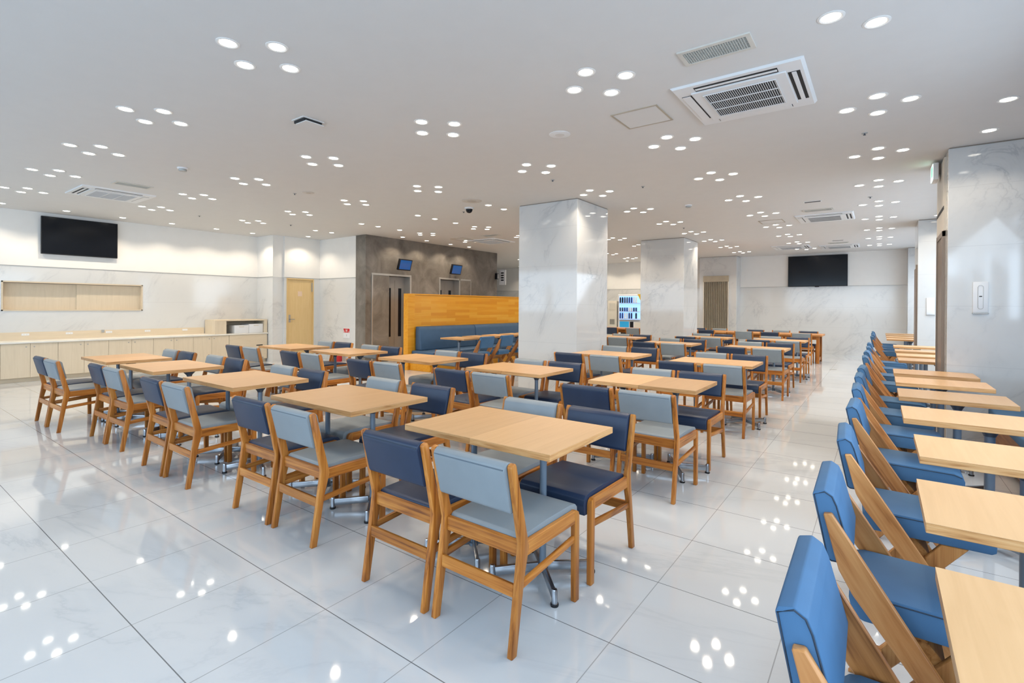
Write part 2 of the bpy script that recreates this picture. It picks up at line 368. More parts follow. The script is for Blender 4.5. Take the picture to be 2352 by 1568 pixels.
# ------------------------------------------------------------------ dining chair (faces +y, origin between the rear feet)
def chair_proto(kind):
    fab = M['navy'] if kind == 'navy' else M['greyfab']; seam = M['seam'] if kind == 'navy' else M['seamgrey']
    t = thing('dining_chair', kind, 'chair')
    W = .212                                         # inner half width
    for s in (-1, 1):
        a0, a1 = s*W, s*(W+.028)
        prof = [(-.018, 0), (.018, 0), (.068, .30), (.102, .43), (.085, .50), (.008, .800), (.000, .812), (-.020, .806), (-.026, .796), (.046, .455), (.040, .40)]
        MB().prism(prof, min(a0, a1), max(a0, a1), 'x', 0, .004, 2).obj('rear_leg', M['oak_z'], t)
        prof = [(.500, 0), (.538, 0), (.538, .425), (.530, .444), (.512, .455), (.495, .455)]
        MB().prism(prof, min(a0, a1), max(a0, a1), 'x', 0, .004, 2).obj('front_leg', M['oak_z'], t)
        MB().box(min(a0, a1)+.002, max(a0, a1)-.002, .075, .50, .392, .455, 0, .003, 1).obj('side_rail', M['oak_y'], t)
        MB().bar((s*(W+.014), .045, .275), (s*(W+.014), .502, .315), .018, .032, 0, .003).obj('side_stretcher', M['oak_y'], t)
    MB().box(-W, W, .058, .082, .392, .458, 0, .003, 1).obj('rear_rail', M['oak_x'], t)
    MB().box(-W, W, .022, .040, .232, .288, 0, .003, 1).obj('rear_stretcher', M['oak_x'], t)
    MB().box(-W, W, .498, .518, .385, .44, 0, .002, 1).obj('front_rail', M['oak_x'], t)
    # seat cushion: flat top, rounded front that wraps down over the front rail
    pr = [(.083, .438), (.083, .462), (.10, .472), (.30, .480), (.50, .478), (.545, .470), (.563, .452), (.566, .42), (.560, .368), (.520, .366), (.520, .438)]
    MB().prism(pr, -W+.001, W-.001, 'x', 0, .005, 2).obj('seat', fab, t)
    # back pad between the posts
    pr = [(.036, .592), (.012, .588), (.004, .60), (-.040, .778), (-.036, .796), (-.016, .812), (.018, .806), (.036, .79), (.075, .61), (.066, .595)]
    bk = MB().prism(pr, -W+.003, W-.003, 'x', 0, .006, 2).obj('backrest', fab, t)
    MB().tube([(-W+.01, -.0395, .785), (W-.01, -.0395, .785)], .0026, 6).obj('seam', seam, bk)
    return Proto(t)
P_navy, P_grey = chair_proto('navy'), chair_proto('grey')

# ------------------------------------------------------------------ square pedestal table (origin on the floor under its middle)
TW, TD = .493, .676
KH = .945
def table_proto(w, d, name, pr=.019):
    t = thing(name, '', 'table')
    MB().box(-w/2, w/2, -d/2, d/2, .7785, .78, 0, 0).box(-w/2, w/2, -d/2, d/2, .746, .7785, 1, .002, 1).obj('table_top', [M['top'], M['edge']], t)
    MB().lathe([(.095, .746), (.095, .738), (.06, .730), (pr+.009, .695), (pr+.003, .68)], n=20).obj('pole_head', M['plate'], t)
    MB().lathe([(pr, .70), (pr, .05), (pr+.009, .048), (pr+.009, .03)], n=18).obj('pole', M['pole'], t)
    for k in range(4):
        a = PI/4+k*PI/2; c, s = math.cos(a), math.sin(a)
        ft = MB().bar((c*.025, s*.025, .058), (c*.262, s*.262, .048), .022, .046, 0, .004).obj('foot', M['alu'], t)
        MB().lathe([(.0, .0), (.019, .0), (.019, .012), (.015, .014), (.015, .075), (.012, .082), (0, .083)], (c*.275, s*.275, 0), 12).obj('glide', [M['alu']], ft)
        MB().lathe([(.020, .0), (.021, .006), (.020, .013)], (c*.275, s*.275, 0), 12).obj('rubber_pad', M['black'], ft)
    return Proto(t)
P_table = table_proto(TW, TD, 'pedestal_table')

def settle_base(t, px, py, legs, dxs, dys, yaws):
    """shift and turn a table's pole and feet under its top so that they stand clear of the chair legs (x, y, half diagonal)"""
    best = None
    for dx in dxs:
        for dy in dys:
            for yw in yaws:
                worst = 1.0
                for lx, ly, lr in legs:
                    for k in range(4):
                        a = PI/4+k*PI/2+yw; ex, ey = math.cos(a), math.sin(a)
                        vx, vy = lx-px-dx, ly-py-dy; u = min(.295, max(0, vx*ex+vy*ey))
                        worst = min(worst, math.hypot(vx-u*ex, vy-u*ey)-lr-.013-(.012 if u > .25 else 0))
                sc_ = min(worst, .012)-.02*abs(dx)-.01*abs(yw)-.004*abs(dy)
                if best is None or sc_ > best[0]: best = (sc_, dx, dy, yw)
    _, dx, dy, yw = best
    for ch in t.children:
        if ch.name.split('.')[0] in ('pole', 'pole_head', 'foot'):
            ch.location = (dx, dy, 0); ch.rotation_euler = (0, 0, yw)
RNG = lambda a, b, n: [a+(b-a)*i/(n-1) for i in range(n)]
def settle_rect(cx_, cy_, w, d): return [(cx_-w/3, cy_-d/3, .012), (cx_+w/3, cy_+d/3, .012)]
ROW = {'A': 'front-row', 'B': 'second-row', 'C': 'third-row', 'D': 'fourth-row', 'E': 'fifth-row'}
ORD = ['first', 'second', 'third', 'fourth', 'fifth', 'sixth', 'seventh', 'eighth', 'ninth', 'tenth', 'eleventh']
# row, order from the right aisle, left edge x, near edge y, near chair x (navy, grey), near foot y, far chair x (grey, navy), far foot y
SETS = [
 ('A', 0, -2.34, 2.09, (-1.975, -1.455), 1.72, (-1.96, -1.44), 2.89),
 ('A', 1, -3.93, 2.10, (-3.51, -2.98), 1.78, (-3.58, -2.98), 2.92),
 ('A', 2, -5.56, 2.08, (-5.145, -4.64), 1.70, (-5.17, -4.62), 2.90),
 ('A', 3, -7.27, 2.05, (-6.77, -6.27), 1.74, (-6.83, -6.30), 2.92),
 ('A', 4, -8.72, 2.03, (-8.22, -7.70), 1.54, (-8.18, -7.64), 2.92),
 ('B', 0, -2.33, 4.46, (-1.97, -1.46), 3.74, (-1.95, -1.46), 5.21),
 ('B', 1, -3.94, 4.46, (-3.57, -3.06), 3.82, (-3.49, -2.98), 5.14),
 ('B', 2, -5.65, 4.55, (-5.06, -4.55), 3.80, (-5.09, -4.59), 5.36),
 ('B', 3, -7.32, 4.53, (-6.70, -6.18), 3.86, (-6.76, -6.26), 5.30),
 ('B', 4, -8.80, 4.48, (-8.33, -7.78), 3.85, (-8.10, -7.58), 5.36),
 ('C', 0, -2.31, 6.75, (-1.98, -1.45), 6.07, (-1.97, -1.47), 7.60),
 ('C', 1, -3.90, 6.86, (-3.55, -3.00), 6.22, (-3.58, -3.07), 7.82),
 ('D', 0, -2.35, 9.68, (-2.00, -1.46), 8.93, (-2.02, -1.50), 10.52),
 ('D', 1, -3.97, 9.82, (-3.57, -3.03), 9.07, (-3.57, -3.08), 10.55),
 ('D', 2, -5.55, 10.75, (-5.08, -4.56), 10.08, (-5.06, -4.55), 11.42),
 ('E', 0, -2.35, 12.05, (-2.01, -1.48), 11.30, (-2.02, -1.49), 12.84),
 ('E', 1, -3.93, 12.15, (-3.52, -2.98), 11.42, (-3.60, -3.09), 12.98),
]
for row, k, x0, y0, ncx, ny, fcx, fy in SETS:
    r, o = ROW[row], ORD[k]
    if row == 'D' and k == 2: x0, y0 = -5.60, 11.02
    if row == 'E': y0 = 12.46
    gap = fy-ny-1.132                                # free strip between the two rows of seats
    if gap < .085: fy += (.085-gap)/2; ny -= (.085-gap)/2
    if ncx[1]-ncx[0] < .505: m_ = (ncx[0]+ncx[1])/2; ncx = (m_-.2525, m_+.2525)
    if fcx[1]-fcx[0] < .505: m_ = (fcx[0]+fcx[1])/2; fcx = (m_-.2525, m_+.2525)
    legs = [(c+s*.226, y, .026) for c in ncx for s in (-1, 1) for y in (ny+.51, ny+.528)]+[(c+s*.226, y, .026) for c in fcx for s in (-1, 1) for y in (fy-.51, fy-.528)]
    mid = (ny+fy)/2
    for j, side in ((0, 'left'), (1, 'right')):
        tx, ty = x0*KH+TW*(j+.5)+.001*j, y0*KH+TD/2
        tb = P_table.place((tx, ty, 0), 0, f'square wood-top pedestal table, {side} half of {r} set, {o} set from right aisle', 'pedestal tables in pairs')
        settle_base(tb, tx, ty, legs, RNG(-.09, .03, 13) if j == 0 else RNG(-.03, .09, 13), [max(-.22, min(.22, mid-ty))], [R(a) for a in range(-24, 25, 3)])
    for j, (nm, P, side) in enumerate((('navy', P_navy, 'left'), ('grey', P_grey, 'right'))):
        P.place((ncx[j], ny, 0), R(random.uniform(-1.5, 1.5)), f'{nm} dining chair, near {side} seat of {r} table set, {o} set from right aisle', 'dining chairs at the table sets')
    for j, (nm, P, side) in enumerate((('grey', P_grey, 'left'), ('navy', P_navy, 'right'))):
        P.place((fcx[j], fy, 0), PI+R(random.uniform(-1.5, 1.5)), f'{nm} dining chair, far {side} seat of {r} table set, {o} set from right aisle', 'dining chairs at the table sets')

# ------------------------------------------------------------------ long communal tables at the back
def long_table(x0, x1, lab):
    t = thing('long_table', lab, 'table', ((x0+x1)/2, 15.85, 0), 0, 'long communal tables'); h = (x1-x0)/2
    MB().box(-h, h, -.45, .45, .715, .76, 0, .003, 1).obj('table_top', M['ply_x'], t)
    MB().box(-h+.12, h-.12, -.38, -.35, .625, .715).obj('apron', M['oak_x'], t)
    MB().box(-h+.12, h-.12, .35, .38, .625, .715).obj('apron', M['oak_x'], t)
    for s in (-1, 1):
        for y in (-.40, .32): MB().box(s*(h-.10)-.035, s*(h-.10)+.035, y, y+.08, 0, .715, 0, .003, 1).obj('leg', M['oak_z'], t)
        MB().box(s*(h-.10)-.02, s*(h-.10)+.02, -.32, .32, .06, .14).obj('stretcher', M['oak_y'], t)
long_table(-3.57, -1.22, 'long orange-wood communal table in front of the far wall television, rightmost')
long_table(-5.73, -3.59, 'long orange-wood communal table in front of the folding door, middle one')
long_table(-8.0, -5.75, 'long orange-wood communal table seen between the two pillars, leftmost')
for nm, P, x, y, rz, w in (('navy', P_navy, -4.10, 15.22, 0, 'near side, first seat right of the far pillar'), ('grey', P_grey, -3.06, 15.10, 0, 'near side, second seat right of the far pillar'),
        ('navy', P_navy, -2.41, 15.10, 0, 'near side, third seat right of the far pillar'), ('grey', P_grey, -1.65, 15.0, 0, 'near side, seat at the aisle end'),
        ('navy', P_navy, -6.95, 14.85, 0, 'near side, between the two pillars, left'), ('grey', P_grey, -6.21, 14.85, 0, 'near side, between the two pillars, right'),
        ('navy', P_navy, -4.66, 16.42, PI, 'far side, leftmost visible'), ('grey', P_grey, -4.06, 16.55, PI, 'far side, in front of the folding door'),
        ('navy', P_navy, -3.0, 16.42, PI, 'far side, third from left'), ('grey', P_grey, -2.33, 16.50, PI, 'far side, fourth from left'), ('navy', P_navy, -1.63, 16.42, PI, 'far side, aisle end')):
    P.place((x, y, 0), rz, f'{nm} chair at long back table, {w}', 'chairs at the long back tables')

# ------------------------------------------------------------------ blue chairs with slanted plank legs (face +x, origin on the floor below the back)
def zchair_proto():
    t = thing('plank_leg_chair', '', 'chair'); t.scale = (1.05, 1.05, 1.05); W = .200
    pr = [(-.055, .770), (-.050, .782), (-.02, .79), (.005, .775), (.018, .745), (.062, .585), (.058, .565), (.045, .558), (.0, .556), (-.012, .565)]
    bk = MB().prism(pr, -W, W, 'y', 0, .004, 2).obj('backrest', M['zblue'], t)
    for s in (-1, 1):
        loop = [(x, s*(W+.0005), z) for x, z in [(-.050, .770), (-.02, .784), (.001, .772), (.013, .745), (.057, .585), (.045, .562), (0, .560), (-.010, .567)]]
        MB().tube(loop, .0022, 5, 0, True).obj('piping', M['seam'], bk)
    pr = [(.055, .415), (.048, .45), (.065, .468), (.09, .474), (.46, .466), (.495, .452), (.507, .425), (.505, .385), (.49, .376), (.09, .380), (.06, .39)]
    st = MB().prism(pr, -W+.02, W-.02, 'y', 0, .004, 2).obj('seat', M['zblue'], t)
    for s in (-1, 1):
        MB().tube([(.07, s*(W-.0195), .464), (.46, s*(W-.0195), .458), (.495, s*(W-.0195), .445)], .0022, 5).obj('piping', M['seam'], st)
        a, b = s*(W+.001), s*(W+.025)
        pl = [(-.022, .718), (.002, .722), (.315, .24), (.472, 0), (.415, 0), (.268, .20), (.060, .475), (.022, .545)]
        MB().prism(pl, min(a, b), max(a, b), 'y', 0, .003, 1).obj('front_leg', M['ply_d'], t)
        a, b = s*(W-.048), s*(W-.024)
        pl = [(.33, .376), (.42, .376), (.12, 0), (.04, 0)]
        MB().prism(pl, min(a, b), max(a, b), 'y', 0, .003, 1).obj('rear_leg', M['ply_z'], t)
    MB().prism([(.16, .375), (.24, .375), (.30, .30), (.28, .28)], -W+.05, W-.05, 'y', 0, .003, 1).obj('cross_board', M['ply_y'], t)
    MB().bar((.135, -W+.024, .10), (.135, W-.024, .10), .018, .05).obj('stretcher', M['ply_y'], t)
    return Proto(t)
P_z = zchair_proto()
zx = -.125
ZY = [1.43, 2.28, 3.17, 4.16, 5.07, 5.96, 6.79, 8.25, 9.28, 10.33, 11.5, 14.3, 15.3, 16.3, 17.3]
for i, y in enumerate(ZY):
    lab = (f'blue plank-legged chair at a window table, nearest of the right row' if i == 0 else
           f'blue plank-legged chair in the right window row, {ORD[i] if i < 11 else str(i+1)+"th"} from the front')
    P_z.place((zx+random.uniform(-.012, .012), y, 0), R(random.uniform(-2.5, 2.5)), lab, 'blue chairs along the window tables')
P_wt = table_proto(.68, .515, 'window_table', .026)
TY = [1.49, 2.35, 3.27, 4.26, 5.235, 6.16, 6.99, 8.49, 9.54, 10.54, 11.75, 14.4, 15.4, 16.4, 17.4]
for i, y in enumerate(TY):
    x = .123+.34+(.08 if 7 <= i <= 10 else .03 if i == 2 else 0)
    lab = (f'narrow wood-top table at right edge, nearest of the window row' if i == 0 else f'narrow wood-top pedestal table in the right window row, {ORD[i] if i < 11 else str(i+1)+"th"} from the front')
    if i == 7: y = 8.69
    tb = P_wt.place((x, y, 0), 0, lab, 'window row tables')
    settle_base(tb, x, y, [(zx+u, zy+s*.222, .02) for zy in ZY for s in (-1, 1) for u in (.40, .43, .46, .49) if abs(zy-y) < .8], RNG(0, .12, 13), [0], [R(a) for a in range(-44, 45, 4)])
o = MB().box(-.97, -.83, 14.22, 14.29, .0005, .004).obj('floor_outlet', M['trim']); tag(o, 'small grey outlet cover flush in the floor of the right aisle', 'outlet')
# window bench
t = thing('wall_bench', 'blue-cushioned wooden bench behind the window tables at right edge', 'bench')
MB().box(.93, 1.5, -1.0, 7.02, .06, .37, 0, .004, 1).obj('base', M['oak_y'], t)
MB().box(.90, 1.5, -1.0, 7.05, .37, .46, 0, .02, 3).obj('seat', M['zblue'], t)
MB().box(1.40, 1.53, -1.0, 7.05, .50, .90, 0, .02, 3).obj('backrest', M['zblue'], t)

# ------------------------------------------------------------------ booth: orange partition, bench, tables, chairs
t = thing('partition_screen', 'orange strip-wood partition screen behind the blue booth bench', 'partition')
MB().box(-8.74, -8.62, 7.97, 13.2, 0, 1.71).obj('panel', M['planks'], t)
MB().box(-8.75, -8.60, 7.76, 7.97, 0, 1.735, 0, .004, 1).obj('end_post', M['orange'], t)
MB().box(-8.75, -8.60, 7.97, 13.2, 1.71, 1.735, 0, .003, 1).obj('top_cap', M['orange'], t)
t = thing('booth_bench', 'long blue upholstered booth bench on an orange wood base', 'bench')
MB().box(-8.595, -7.96, 7.82, 13.2, 0, .30, 0, .004, 1).obj('base', M['orange'], t)
MB().box(-8.595, -7.90, 7.86, 13.2, .30, .44, 0, .03, 4).obj('seat', M['booth'], t)
for y0, y1 in ((7.98, 9.92), (9.93, 11.87), (11.88, 13.2)):
    MB().prism([(-8.595, .44), (-8.40, .44), (-8.44, .90), (-8.47, .965), (-8.53, .985), (-8.595, .98)], y0, y1, 'y', 0, .022, 3).obj('back_cushion', M['booth'], t)
for i, y in enumerate((8.03, 8.72, 9.41, 10.10, 10.79)):
    tb = P_wt.place((-7.26, y, 0), 0, f'narrow pedestal table at the blue booth bench, {ORD[i]} from its near end', 'booth tables')
    settle_base(tb, -7.26, y, [(-6.63-u, zy+s*.222, .02) for zy in (8.15, 8.84, 9.55, 10.3) for s in (-1, 1) for u in (.40, .43, .46, .49)], RNG(-.12, 0, 13), [0], [R(a) for a in range(-44, 45, 4)])
for i, y in enumerate((8.15, 8.84, 9.55, 10.3)):
    P_z.place((-6.63, y, 0), PI, f'blue plank-legged chair facing the booth bench, {ORD[i]} from its near end', 'blue chairs along the booth')

# ------------------------------------------------------------------ counter wall
def cabinet(y0, y1, lab):
    t = thing('base_cabinet', lab, 'cabinet', group='counter cabinets')
    MB().box(-13.27, -12.742, y0+.001, y1-.001, .08, .715).obj('body', M['maple'], t)
    MB().box(-13.27, -12.79, y0+.001, y1-.001, 0, .08).obj('toe_kick', M['shadow' if False else 'maple_y'], t)
    ym = (y0+y1)/2
    for a, b, kn in ((y0, ym, ym-.055), (ym, y1, ym+.055)):
        d = MB().box(-12.742, -12.722, a+.002, b-.002, .085, .712, 0, .0015, 1).obj('door', M['maple'], t)
        MB().tube([(-12.722, kn, .65), (-12.712, kn, .65)], .011, 12).obj('knob', M['jamb'], d)
ys = [1.05, 1.835, 2.62, 3.405, 4.19, 4.975, 5.76]
for i in range(6): cabinet(ys[i], ys[i+1], f'pale maple two-door base cabinet under the counter, {ORD[i]} from left')
t = thing('base_cabinet', 'pale maple cabinet with drop front at the right end of the counter', 'cabinet', group='counter cabinets')
MB().box(-13.27, -12.74, 5.762, 6.70, .08, .715).obj('body', M['maple'], t)
MB().box(-13.27, -12.79, 5.762, 6.70, 0, .08).obj('toe_kick', M['maple_y'], t)
d = MB().box(-12.74, -12.715, 5.765, 6.695, .36, .712, 0, .002, 1).obj('drop_front', M['maple_y'], t)
MB().box(-12.716, -12.712, 6.42, 6.58, .42, .445).obj('slot_handle', M['dark'], d)
d = MB().box(-12.74, -12.715, 5.765, 6.695, .085, .352, 0, .002, 1).obj('lower_front', M['maple_y'], t)
MB().box(-12.716, -12.711, 6.52, 6.60, .09, .13).obj('latch', M['jamb'], d)
tag(MB().box(-13.28, -12.69, 1.05, 6.71, .716, .748, 0, .003, 1).obj('countertop', M['counter']), 'long cream countertop on the maple cabinets along the left wall', 'countertop')
t = thing('backsplash', 'low maple backsplash strip along the counter wall', 'backsplash')
MB().box(-13.279, -13.255, 1.05, 5.42, .748, .90, 0, .002, 1).obj('board', M['maple_y'], t)
for i, y in enumerate((2.25, 2.90, 3.55, 4.25, 5.0)):
    o = MB().box(-13.256, -13.25, y-.055, y+.055, .835, .875, 0, .002, 1).obj('outlet_plate', M['white'])
    tag(o, f'small white outlet plate on the maple backsplash, {ORD[i]} from left', 'outlet', 'backsplash outlets')
    for dy in (-.02, .02): MB().box(-13.251, -13.2492, y+dy-.006, y+dy+.006, .848, .862).obj('socket', M['offwhite'], o)
tag(MB().box(-13.255, -13.24, 3.42, 3.47, .85, .91, 0, .003, 1).obj('switch_box', M['trim']), 'small grey switch box at the top of the counter backsplash', 'switch')
t = thing('sorting_shelf', 'open maple box shelf on the right end of the counter', 'shelf')
z0, z1 = .748, 1.085
MB().box(-13.27, -12.72, 5.44, 5.70, z0, z1-.03, 0, .002, 1).obj('side_panel', M['maple'], t)
MB().box(-13.27, -12.72, 6.62, 6.70, z0, z1-.03, 0, .002, 1).obj('side_panel', M['maple'], t)
MB().box(-13.27, -12.72, 5.44, 6.70, z1-.03, z1, 0, .002, 1).obj('top', M['maple_y'], t)
MB().box(-13.27, -13.25, 5.70, 6.62, z0, z1-.03).obj('back', M['maple_y'], t)
for y0, y1, hh, w in ((5.90, 6.25, .20, 'left'), (6.255, 6.61, .225, 'right')):
    o = MB().box(-13.20, -12.76, y0, y1, z0, z0+hh, 0, .006, 2).obj('storage_bin', M['white'])
    tag(o, f'white plastic bin inside the maple box shelf on the counter, {w} one', 'bin', 'bins in the box shelf')
    MB().box(-12.762, -12.755, (y0+y1)/2-.06, (y0+y1)/2+.06, z0+hh-.05, z0+hh-.03, 0, .002, 1).obj('handle', M['offwhite'], o)
t = thing('wall_hatch', 'recessed maple hatch with two sliding panels in the marble wall', 'hatch')
for (y0, y1, za, zb) in ((nb0, nb1, nz1-.025, nz1), (nb0, nb1, nz0, nz0+.025), (nb0, nb0+.025, nz0, nz1), (nb1-.025, nb1, nz0, nz1)):
    MB().box(XL-.15, XL+.012, y0+.001, y1-.001, za+.001, zb-.001).obj('frame', M['maple_y'], t)
ym = (nb0+nb1)/2
MB().box(XL-.13, XL-.11, nb0+.025, ym+.01, nz0+.025, nz1-.025).obj('sliding_panel', M['maple'], t)
MB().box(XL-.105, XL-.085, ym-.005, nb1-.025, nz0+.025, nz1-.025).obj('sliding_panel', M['maple'], t)
MB().box(XL-.135, XL-.08, nb0+.025, nb1-.025, nz1-.035, nz1-.025).obj('top_track', M['shadow'], t)

def tv(name, label, x0, x1, y0, y1, z0, z1, axis):
    t = thing(name, label, 'television')
    if axis == 'x':                                  # screen faces +x
        MB().box(x0+.03, x0+.075, y0, y1, z0, z1, 0, .004, 1).obj('bezel', M['black'], t)
        MB().box(x0+.075, x0+.077, y0+.014, y1-.014, z0+.02, z1-.014).obj('screen', M['screen'], t)
        MB().box(x0+.001, x0+.03, (y0+y1)/2-.25, (y0+y1)/2+.25, z0+.15, z1-.15).obj('wall_bracket', M['dark'], t)
    else:                                            # screen faces -y
        MB().box(x0, x1, y1-.075, y1-.03, z0, z1, 0, .004, 1).obj('bezel', M['black'], t)
        MB().box(x0+.014, x1-.014, y1-.077, y1-.075, z0+.02, z1-.014).obj('screen', M['screen'], t)
        MB().box((x0+x1)/2-.25, (x0+x1)/2+.25, y1-.03, y1-.001, z0+.15, z1-.15).obj('wall_bracket', M['dark'], t)
        MB().box((x0+x1)/2-.06, (x0+x1)/2+.06, y1-.07, y1-.05, z0-.02, z0).obj('sensor', M['black'], t)
tv('wall_tv', 'large black television on the left wall above the maple hatch', XL, 0, 2.46, 3.68, 2.43, 3.17, 'x')
tv('wall_tv', 'large black television high on the far end wall', -2.48, -.83, 0, YF, 2.17, 3.17, 'y')

# ------------------------------------------------------------------ door in the corner
t = thing('door_1', 'pale oak door', 'door'); t['kind'] = 'structure'
MB().box(-12.52, -12.475, dw0+.03, dw1-.03, .006, dz-.03, 0, .002, 1).obj('door_leaf', M['door'], t)
for y0, y1, za, zb in ((dw0, dw0+.03, 0, dz), (dw1-.03, dw1, 0, dz), (dw0+.03, dw1-.03, dz-.03, dz)): MB().box(-12.56, -12.445, y0+.001, y1-.001, za, zb-.001).obj('door_frame', M['door'], t)
MB().box(-12.475, -12.468, dw0+.075, dw0+.125, 1.0, 1.20, 0, .002, 1).obj('lock_plate', M['jamb'], t)
MB().tube([(-12.47, dw0+.10, 1.08), (-12.43, dw0+.10, 1.08), (-12.43, dw0+.22, 1.08)], .009, 8).obj('lever_handle', M['alu'], t)
MB().box(-12.475, -12.455, dw1-.06, dw1-.03, 1.82, 2.06).obj('hinge', M['jamb'], t)
tag(MB().box(-12.4745, -12.4725, 7.39, 7.51, 1.69, 1.82).obj('door_notice', plain('pinkish_paper', (.74, .55, .40), .7)), 'small pale notice stuck on the oak door', 'notice')

# fire equipment sign and extinguisher on the corner wall
t = thing('wall_sign', 'white and red extinguisher sign on the marble corner wall', 'sign')
MB().box(-11.36, -11.08, 8.012, 8.019, .60, .86, 0, .002, 1).obj('plate', M['white'], t)
MB().box(-11.35, -11.09, 8.0105, 8.0115, .745, .85).obj('red_field', M['red'], t)
MB().box(-11.25, -11.235, 8.009, 8.0105, .76, .835).box(-11.205, -11.19, 8.009, 8.0105, .76, .835).box(-11.235, -11.205, 8.009, 8.0105, .79, .805).prism([(-11.14, .755), (-11.10, .755), (-11.12, .79)], 8.009, 8.0105, 'y').prism([(-11.335, .755), (-11.30, .755), (-11.335, .83)], 8.009, 8.0105, 'y').obj('white_mark', M['white'], t)
MB().box(-11.225, -11.21, 8.009, 8.0115, .65, .70).obj('grey_mark', M['trim'], t)
t = thing('fire_extinguisher', 'red fire extinguisher on the floor below the red and white sign', 'fire extinguisher', (-11.33, 7.86, 0))
MB().lathe([(0, 0), (.075, 0), (.085, .02), (.085, .36), (.07, .41), (.03, .44), (.025, .46)], n=20).obj('cylinder', M['red'], t)
MB().box(-.05, .07, -.012, .012, .46, .50, 0, .004, 1).obj('handle', M['black'], t)
MB().tube([(.03, 0, .47), (.10, 0, .42), (.105, 0, .25), (.09, 0, .16)], .010, 8).obj('hose', M['black'], t)

# ------------------------------------------------------------------ elevators
def elevator(y0, y1, lab, first):
    t = thing('elevator_door', lab, 'elevator'); xr = XE-.22; ym = (y0+y1)/2
    MB().box(XE-.24, XE-.235+.001, y0, y1, 0, ez).obj('recess_back', M['dark'], t)
    for a, b in ((y0+.003, ym-.003), (ym+.003, y1-.003)):
        d = MB().box(xr-.012, xr+.02, a, b, .005, ez-.10).obj('door_leaf', M['steel'], t)
        c = (a+b)/2; MB().box(xr+.02, xr+.023, c-.055, c+.055, .62, 1.93, 0, .003, 1).obj('window_pane', M['screen'], d)
    MB().box(xr-.01, xr+.02, y0+.003, y1-.003, ez-.10, ez-.002).obj('transom', M['steel'], t)
    for a, b in ((y0, y0+.012), (y1-.012, y1)): MB().box(xr+.021, XE-.001, a+.001, b-.001, 0, ez-.001).obj('jamb', M['jamb'], t)
    MB().box(XE-.18, XE+.012, y0-.05 if not first else y0, y1+.05 if first else y1, ez, ez+.05, 0, .003, 1).obj('frame_head', M['jamb'], t)
    MB().box(XE, XE+.012, y1, y1+.05, 0, ez).obj('frame_post', M['jamb'], t)
    if not first: MB().box(XE, XE+.012, y0-.05, y0, 0, ez).obj('frame_post', M['jamb'], t)
elevator(e0, e1, 'steel double elevator door with tall black windows, left one', True)
elevator(g0, g1, 'steel double elevator door half hidden behind the orange partition', False)
t = thing('fire_door', 'stone-faced folding fire door leaf left of the nearer elevator', 'door')
MB().box(XE, XE+.02, 8.20, 8.725, .01, ez-.01, 0, .002, 1).obj('leaf', M['stone'], t)
MB().box(XE, XE+.012, 8.165, 8.728, ez, ez+.05).obj('frame_head', M['jamb'], t)
MB().box(XE, XE+.026, 8.165, 8.20, 0, ez).obj('frame_post', M['jamb'], t)
t = thing('fire_door', 'stone-faced folding fire door leaf right of the farther elevator', 'door')
MB().box(XE, XE+.02, 11.52, 11.97, .01, ez-.01, 0, .002, 1).obj('leaf', M['stone'], t)
MB().box(XE, XE+.012, 11.512, 11.995, ez, ez+.05).obj('frame_head', M['jamb'], t)
MB().box(XE, XE+.026, 11.97, 11.995, 0, ez).obj('frame_post', M['jamb'], t)
def monitor(yc, lab):
    t = thing('wall_monitor', lab, 'monitor', (XE+.02, yc, 2.55)); 
    o = MB().box(-.03, .03, -.235, .235, -.15, .15, 0, .008, 2).obj('bezel', M['black'], t)
    o.location = (.14, 0, 0); o.rotation_euler = (0, R(16), R(4))
    s = MB().box(.030, .032, -.205, .205, -.12, .125).obj('screen', M['bluescreen'], o)
    MB().bar((-.02, 0, 0), (.12, 0, 0), .05, .05).obj('wall_arm', M['dark'], t)
monitor(9.13, 'small tilted blue-screen monitor above the nearer elevator')
monitor(11.15, 'small tilted blue-screen monitor above the farther elevator')
t = thing('wall_clock', 'small black projecting clock at the end of the stone elevator wall', 'clock', (XE, 13.28, 2.46))
MB().box(0, .10, -.05, .05, -.10, .10, 0, .01, 2).obj('housing', M['black'], t)
MB().box(.10, .103, -.035, .035, -.08, .08).obj('face', M['trim'], t)
t = thing('wall_sign', 'white sign plate with black marks beyond the stone elevator wall', 'sign', (-10.38, 13.46, 2.40))
MB().box(-.02, .25, -.01, .01, -.22, .28, 0, .003, 1).obj('plate', M['white'], t)
for z in (.18, .10, .02, -.06): MB().box(.05, .17, -.013, -.010, z-.025, z+.02).obj('mark', M['black'], t)

# ------------------------------------------------------------------ far end: folding door, vending machine, dispenser
t = thing('folding_door', 'beige accordion folding door set into the far marble pillar', 'door')
ax0, ax1 = -5.03, -4.24
MB().box(ax0-.03, ax1+.03, 18.34, 18.399, 2.36, 2.57, 0, .003, 1).obj('header_box', plain('header_beige', (.40, .34, .25), .5), t)
for x in (ax0-.03, ax1): MB().box(x, x+.03, 18.34, 18.399, 0, 2.36).obj('side_post', M['beigepanel'], t)
nf = 26; pts = []
for k in range(nf+1): pts.append((ax0+(ax1-ax0)*k/nf, 18.342+(.050 if k % 2 else 0)))
prof = pts+[(x, y+.008) for x, y in pts[::-1]]
MB().prism(prof, .02, 2.36, 'z').obj('folds', plain('accordion_vinyl', (.31, .27, .205), .6), t, smooth=False)
t = thing('vending_machine', 'lit white drinks vending machine between the two pillars', 'vending machine', (-7.72, 18.55, 0))
MB().box(-.52, .52, -.32, .36, .05, 1.95, 0, .02, 3).obj('cabinet', M['white'], t)
w = MB().box(-.46, .40, -.332, -.32, .98, 1.88, 0, .004, 1).obj('display_window', emis('display_glow', (.28, .52, 1.0), .8), t)
